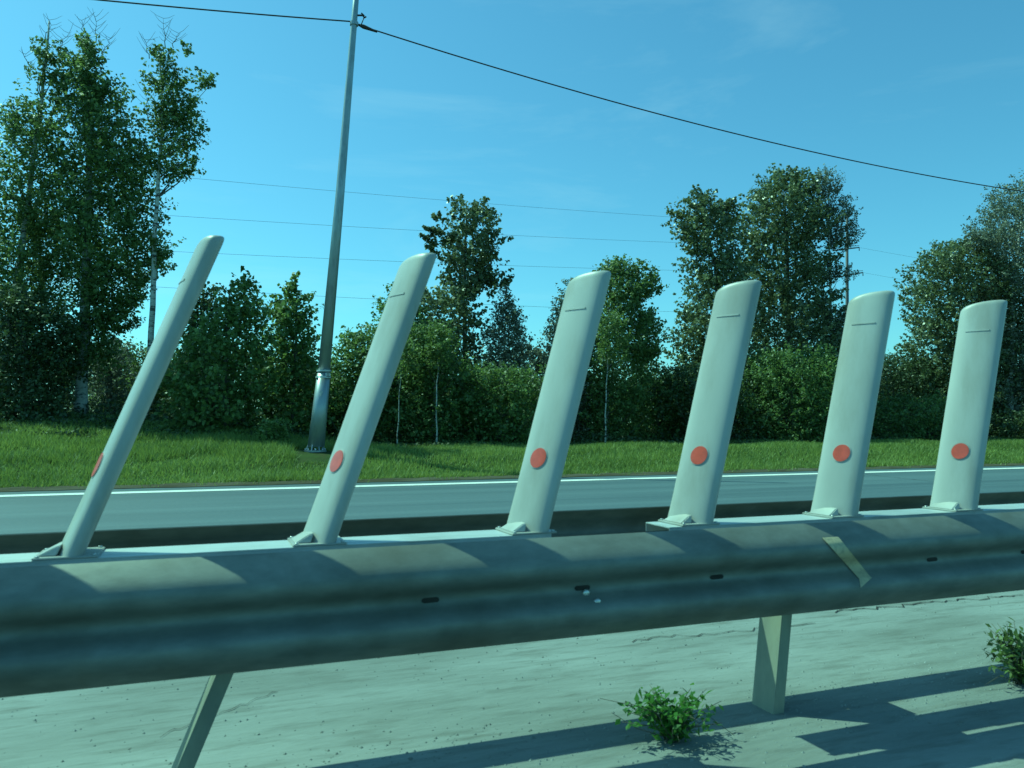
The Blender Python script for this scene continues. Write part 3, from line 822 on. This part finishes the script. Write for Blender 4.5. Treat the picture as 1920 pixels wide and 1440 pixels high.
plant('birch_tree', 'windblown tree right of the third delineator post with branches pointing right', 'tree', 23,
      [[(487, 1148, 1170), (510, 1125, 1185), (540, 1105, 1205), (590, 1095, 1212), (650, 1090, 1222), (700, 1085, 1215), (760, 1085, 1200), (830, 1090, 1190)],
       [(490, 1195, 1212), (505, 1180, 1222), (520, 1185, 1238), (545, 1170, 1238), (560, 1180, 1215)],
       [(585, 1195, 1225), (620, 1190, 1238), (660, 1180, 1236), (680, 1180, 1215)]],
      trunk=[(1138, 838), (1138, 720), (1140, 600), (1150, 510)], leaf='leaf_birch', bark='birch', size=.105, dens=.85, seed=38, cr=.26, gap=6, group=G_T, trunk_r=.08)
plant('shrub', 'low green bush in the dip between third and fourth delineator posts', 'bush', 23.5,
      [[(708, 1205, 1270), (740, 1180, 1300), (790, 1175, 1300), (838, 1180, 1300)]], leaf='leaf_shrub', size=.10, dens=.85, seed=39, cr=.3, group=G_S)
# -- right
plant('poplar_tree', 'forked poplar crown behind and left of the fourth delineator post', 'tree', 24.5,
      [[(354, 1298, 1312), (375, 1285, 1335), (400, 1264, 1350), (430, 1270, 1372), (460, 1285, 1380), (510, 1295, 1400), (560, 1295, 1410)],
       [(372, 1350, 1372), (395, 1345, 1382), (420, 1350, 1385)],
       [(560, 1285, 1400), (600, 1282, 1400), (620, 1272, 1400), (660, 1275, 1400), (720, 1290, 1400), (800, 1290, 1400)]],
      trunk=[(1352, 838), (1350, 640), (1340, 500), (1320, 400)], leaf='leaf_poplar', size=.12, dens=.95, seed=41, cr=.28, gap=4, aspect=.85, group=G_T, trunk_r=.12)
plant('poplar_tree', 'largest round-topped poplar standing behind the fourth and fifth posts', 'tree', 25,
      [[(324, 1455, 1500), (345, 1435, 1515), (375, 1400, 1525), (400, 1392, 1535), (440, 1395, 1536), (480, 1405, 1536), (530, 1405, 1538), (580, 1405, 1550), (640, 1405, 1565), (700, 1400, 1580), (760, 1400, 1580), (820, 1400, 1580)]],
      trunk=[(1478, 838), (1478, 600), (1475, 450), (1470, 360)], leaf='leaf_poplar', size=.12, dens=.95, seed=42, cr=.30, gap=5, aspect=.85, group=G_T, trunk_r=.14)
plant('weeping_birch', 'weeping birch with hanging twigs in front of the power line mast', 'tree', 24.2,
      [[(318, 1535, 1560), (345, 1525, 1572), (375, 1530, 1582), (410, 1540, 1600), (440, 1550, 1606), (460, 1555, 1590)],
       [(492, 1552, 1580), (510, 1550, 1600), (522, 1552, 1590)],
       [(575, 1545, 1592), (600, 1545, 1600), (660, 1550, 1600), (720, 1550, 1590)]],
      trunk=[(1562, 838), (1560, 640), (1555, 460), (1552, 330)], leaf='leaf_pale', bark='birch', size=.085, dens=.55, seed=43, cr=.2, gap=5, droop=.35, group=G_T, trunk_r=.07)
plant('shrub', 'large dense bush between the fourth and fifth delineator posts', 'bush', 22,
      [[(660, 1430, 1540), (700, 1400, 1570), (760, 1390, 1580), (836, 1395, 1570)]], leaf='leaf_shrub', size=.10, dens=.85, seed=44, cr=.32, group=G_S)
plant('shrub', 'dark bush at the foot of the forked poplar by the fourth post', 'bush', 22.6,
      [[(690, 1240, 1330), (740, 1240, 1400), (836, 1250, 1400)]], leaf='leaf_dark', size=.10, dens=.8, seed=45, cr=.32, group=G_S)
plant('shrub', 'low dark bush in the dip between fifth and sixth delineator posts', 'bush', 25.5,
      [[(668, 1645, 1680), (685, 1600, 1740), (740, 1590, 1760), (836, 1590, 1760)]], leaf='leaf_dark', size=.10, dens=.95, seed=46, cr=.32, group=G_S)
plant('shrub', 'mid-green low bush right of the fifth delineator post near the grass', 'bush', 23,
      [[(745, 1680, 1740), (780, 1600, 1780), (836, 1590, 1790)]], leaf='leaf_shrub', size=.10, dens=.8, seed=47, cr=.3, group=G_S)
plant('poplar_tree', 'round poplar behind the rightmost delineator post', 'tree', 24,
      [[(455, 1790, 1815), (475, 1740, 1845), (510, 1728, 1870), (560, 1728, 1880), (620, 1732, 1880), (680, 1740, 1880), (740, 1740, 1880), (830, 1745, 1880)]],
      trunk=[(1805, 838), (1806, 650), (1800, 500)], leaf='leaf_poplar', size=.115, dens=.95, seed=48, cr=.28, gap=3, aspect=.85, group=G_T, trunk_r=.11)
plant('birch_tree', 'pale-trunked birch cut by the right edge of the photo, with open drooping crown', 'tree', 22.5,
      [[(345, 1895, 2010), (375, 1875, 2040), (420, 1868, 2060), (470, 1870, 2070), (540, 1878, 2080)],
       [(428, 1822, 1880), (445, 1828, 1885), (470, 1850, 1900)],
       [(540, 1870, 2060), (620, 1865, 2050), (700, 1870, 2060), (760, 1865, 2050), (820, 1870, 2050)]],
      trunk=[(1893, 840), (1896, 700), (1900, 560), (1915, 420), (1930, 360)], leaf='leaf_pale', bark='birch', size=.095, dens=.6, seed=49, cr=.28, gap=9, droop=.15, group=G_T, trunk_r=.12)
plant('shrub', 'dark bush beside the pale birch trunk at the right edge', 'bush', 22,
      [[(770, 1840, 1960), (800, 1830, 1980), (838, 1830, 1980)]], leaf='leaf_dark', size=.10, dens=.8, seed=50, cr=.3, group=G_S)

plant('birch_tree', 'spindly birch stem rising in front of the bushes right of the second delineator post', 'tree', 20.9,
      [[(640, 740, 775), (670, 730, 785), (700, 735, 780)]], trunk=[(745, 838), (748, 740), (756, 650)], leaf='leaf_birch', bark='birch', size=.09, dens=.5, seed=61, cr=.22, trunk_r=.022, limbs=10, group=G_T)
plant('birch_tree', 'pale thin birch stem below the tall poplar among green bushes', 'tree', 21,
      [[(610, 795, 840), (650, 790, 850), (690, 800, 845)]], trunk=[(817, 838), (820, 720), (822, 620)], leaf='leaf_birch', bark='birch', size=.09, dens=.5, seed=62, cr=.22, trunk_r=.026, limbs=10, group=G_T)
plant('birch_tree', 'thin pale birch stem under the windblown tree right of the third post', 'tree', 21,
      [[(590, 1120, 1165), (640, 1115, 1175), (680, 1125, 1165)]], trunk=[(1134, 838), (1138, 720), (1142, 600)], leaf='leaf_birch', bark='birch', size=.09, dens=.5, seed=63, cr=.22, trunk_r=.026, limbs=10, group=G_T)
# dark thicket behind everything, one uncountable mass
rng = np.random.default_rng(77)
N = 120000
sx = rng.uniform(-16, 62, N); ny = rng.uniform(27.5, 33, N)
top = 2.15 + .45 * np.sin(sx * .8) + .35 * np.sin(sx * 1.9 + 1) + .2 * np.sin(sx * 4.3) + .012 * np.maximum(sx, 0)
base_h = terrain(sx, ny)
hz = base_h + top * rng.random(N) ** .85
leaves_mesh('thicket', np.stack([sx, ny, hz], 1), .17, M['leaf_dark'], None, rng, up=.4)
tag(bpy.data.objects['thicket'], 'dark woodland thicket behind the roadside trees', 'thicket', kind='stuff')

# undergrowth at the wood edge
N = 60000
sx = rng.uniform(-14, 50, N); ny = 20.6 + 4.5 * rng.random(N) + .5 * np.sin(sx * .7)
hz = terrain(sx, ny) + (.12 + .35 * (.5 + .5 * np.sin(sx * 1.3 + ny * 2)) * sstep(20.5, 22.5, ny)) * rng.random(N)
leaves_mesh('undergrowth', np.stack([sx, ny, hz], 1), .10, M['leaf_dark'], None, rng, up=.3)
tag(bpy.data.objects['undergrowth'], 'low leafy undergrowth along the foot of the trees', 'undergrowth', kind='stuff')

# grass
def grass(name, sx, ny, hgt, wid, label):
    ok = ~((np.abs(sx - pb.x) < .5) & (ny > 17.3) & (ny < 19)); sx, ny, hgt = sx[ok], ny[ok], hgt[ok]
    N = len(sx)
    z = terrain(sx, ny)
    a = rng.uniform(0, np.pi, N); cx, cy = np.cos(a) * wid, np.sin(a) * wid
    lx, ly = rng.normal(0, .45, N) * hgt, rng.normal(0, .45, N) * hgt
    V = np.stack([np.stack([sx - cx, ny - cy, z], 1), np.stack([sx + cx, ny + cy, z], 1), np.stack([sx + lx, ny + ly, z + hgt], 1)], 1).reshape(-1, 3)
    me = bpy.data.meshes.new(name)
    me.vertices.add(3 * N); me.vertices.foreach_set('co', V.astype(np.float32).ravel())
    me.loops.add(3 * N); me.loops.foreach_set('vertex_index', np.arange(3 * N, dtype=np.int32))
    me.polygons.add(N); me.polygons.foreach_set('loop_start', np.arange(0, 3 * N, 3, dtype=np.int32))
    t_ = me.attributes.new('tone', 'FLOAT', 'FACE')
    patch = .5 + .5 * np.sin(sx * 1.1 + 2 * np.sin(ny * 1.3)) * np.sin(ny * 2.1 + np.sin(sx * .6))
    t_.data.foreach_set('value', np.clip(rng.random(N) * .7 + .5 * patch - .1, 0, 1).astype(np.float32))
    me.update(calc_edges=True)
    o = link_mesh(name, me, M['grass']); tag(o, label, 'grass', kind='stuff')
N = 330000
sx = rng.uniform(-14, 42, N); ny = 15.5 + 7.5 * rng.random(N) ** 1.2
pt_ = .5 + .5 * np.sin(sx * 1.7 + 3 * np.sin(ny * .9)) * np.sin(ny * 1.9 + sx * .4)
grass('verge_grass', sx, ny, (.05 + .09 * rng.random(N)) * (.6 + .8 * pt_), .012, 'mown green grass on the verge beyond the far road')

N = 14000
sx = rng.uniform(-14, 42, N); ny = 15.08 + .75 * rng.random(N) ** .7
k_ = np.sin(sx * 3.1) + np.sin(sx * 7.3 + 1) + 2.2 * (ny - 15.2) > rng.uniform(-.6, 1.4, N); sx, ny = sx[k_], ny[k_]
grass('edge_grass', sx, ny, .03 + .09 * rng.random(len(sx)), .012, 'ragged sparse grass creeping over the dusty road edge')
N = 60000
sx = rng.uniform(-9, 4.5, N); ny = 17.6 + 4.5 * rng.random(N)
k_ = (np.sin(sx * 2.1 + ny) * np.sin(ny * 2.6 - sx) > -.1); sx, ny = sx[k_], ny[k_]
grass('rough_grass', sx, ny, (.08 + .15 * rng.random(len(sx))), .012, 'rough taller grass and weeds on the verge at the left')
# weeds under the guardrail
def weed(px, py, hgt, spread, n, seed, label, leaf):
    g = gpt(px, py); r = np.random.default_rng(seed); random.seed(seed)
    root = empty('weed', (g.x, g.y, 0), label, 'weed')
    m_ = MB(); P = []
    for i in range(n):
        a = r.uniform(0, 2 * math.pi); d = r.uniform(.2, 1) * spread; h_ = hgt * r.uniform(.45, 1)
        tip = Vector((g.x + math.cos(a) * d, g.y + math.sin(a) * d * .7, h_)); mid = Vector((g.x + math.cos(a) * d * .35, g.y + math.sin(a) * d * .25, h_ * .65))
        m_.tube([(g.x + r.normal(0, .01), g.y + r.normal(0, .01), 0), mid, tip], [.003, .002, .001], 4)
        for k in range(16):
            t = r.uniform(.15, 1); p = Vector((g.x, g.y, 0)).lerp(mid, min(1, t * 2)) if t < .5 else mid.lerp(tip, t * 2 - 1)
            P.append((p.x + r.normal(0, .018), p.y + r.normal(0, .018), max(.01, p.z + r.normal(0, .01))))
    for i in range(10):
        a = r.uniform(0, 2 * math.pi); d = r.uniform(.5, 1.3) * spread
        m_.tube([(g.x, g.y, .01), (g.x + math.cos(a) * d * .6, g.y + math.sin(a) * d * .5, hgt * r.uniform(.2, .8)), (g.x + math.cos(a) * d, g.y + math.sin(a) * d * .8, hgt * r.uniform(.0, .9) + .01)], [.002, .0015, .001], 3)
    st_ = m_.build('stem', M['bark'], root); st_['kind'] = 'stuff'
    leaves_mesh('leaf', np.array(P), .034, M[leaf], root, r, up=.9, aspect=.45)['kind'] = 'stuff'
M['leaf_weed'] = leaf_mat('weed_leaves', (.03, .13, .02), (.09, .26, .04), trans=.35)
weed(1262, 1392, .185, .21, 40, 1, 'bright green weed tuft growing under the guardrail left of the steel post', 'leaf_weed')
weed(1915, 1285, .24, .20, 44, 2, 'dark green weed tuft under the guardrail at the right edge', 'leaf_shrub')
# loose gravel on the pavement
N = 5200
m_ = MB(); random.seed(9)
for i in range(9000):
    x = random.uniform(-2.5, 9); y = random.uniform(1.7, 6.0) ; r = random.choice((.002, .003, .003, .004, .005, .007))
    if random.random() < .35: y = random.gauss(2.5, .18)
    a = random.uniform(0, 6.28); c, s_ = math.cos(a) * r, math.sin(a) * r
    m_.add([(x + c, y + s_, .006), (x - s_ * 1.2, y + c, .006), (x - c, y - s_, .006), (x + s_, y - c, .006), (x + r * .2, y, .006 + r * .8)], [(0, 1, 4), (1, 2, 4), (2, 3, 4), (3, 0, 4)])
o = m_.build('gravel', M['shoulder']); tag(o, 'loose grit scattered on the pale pavement under the guardrail', 'gravel', kind='stuff')
print('leaves', TOTAL[0])
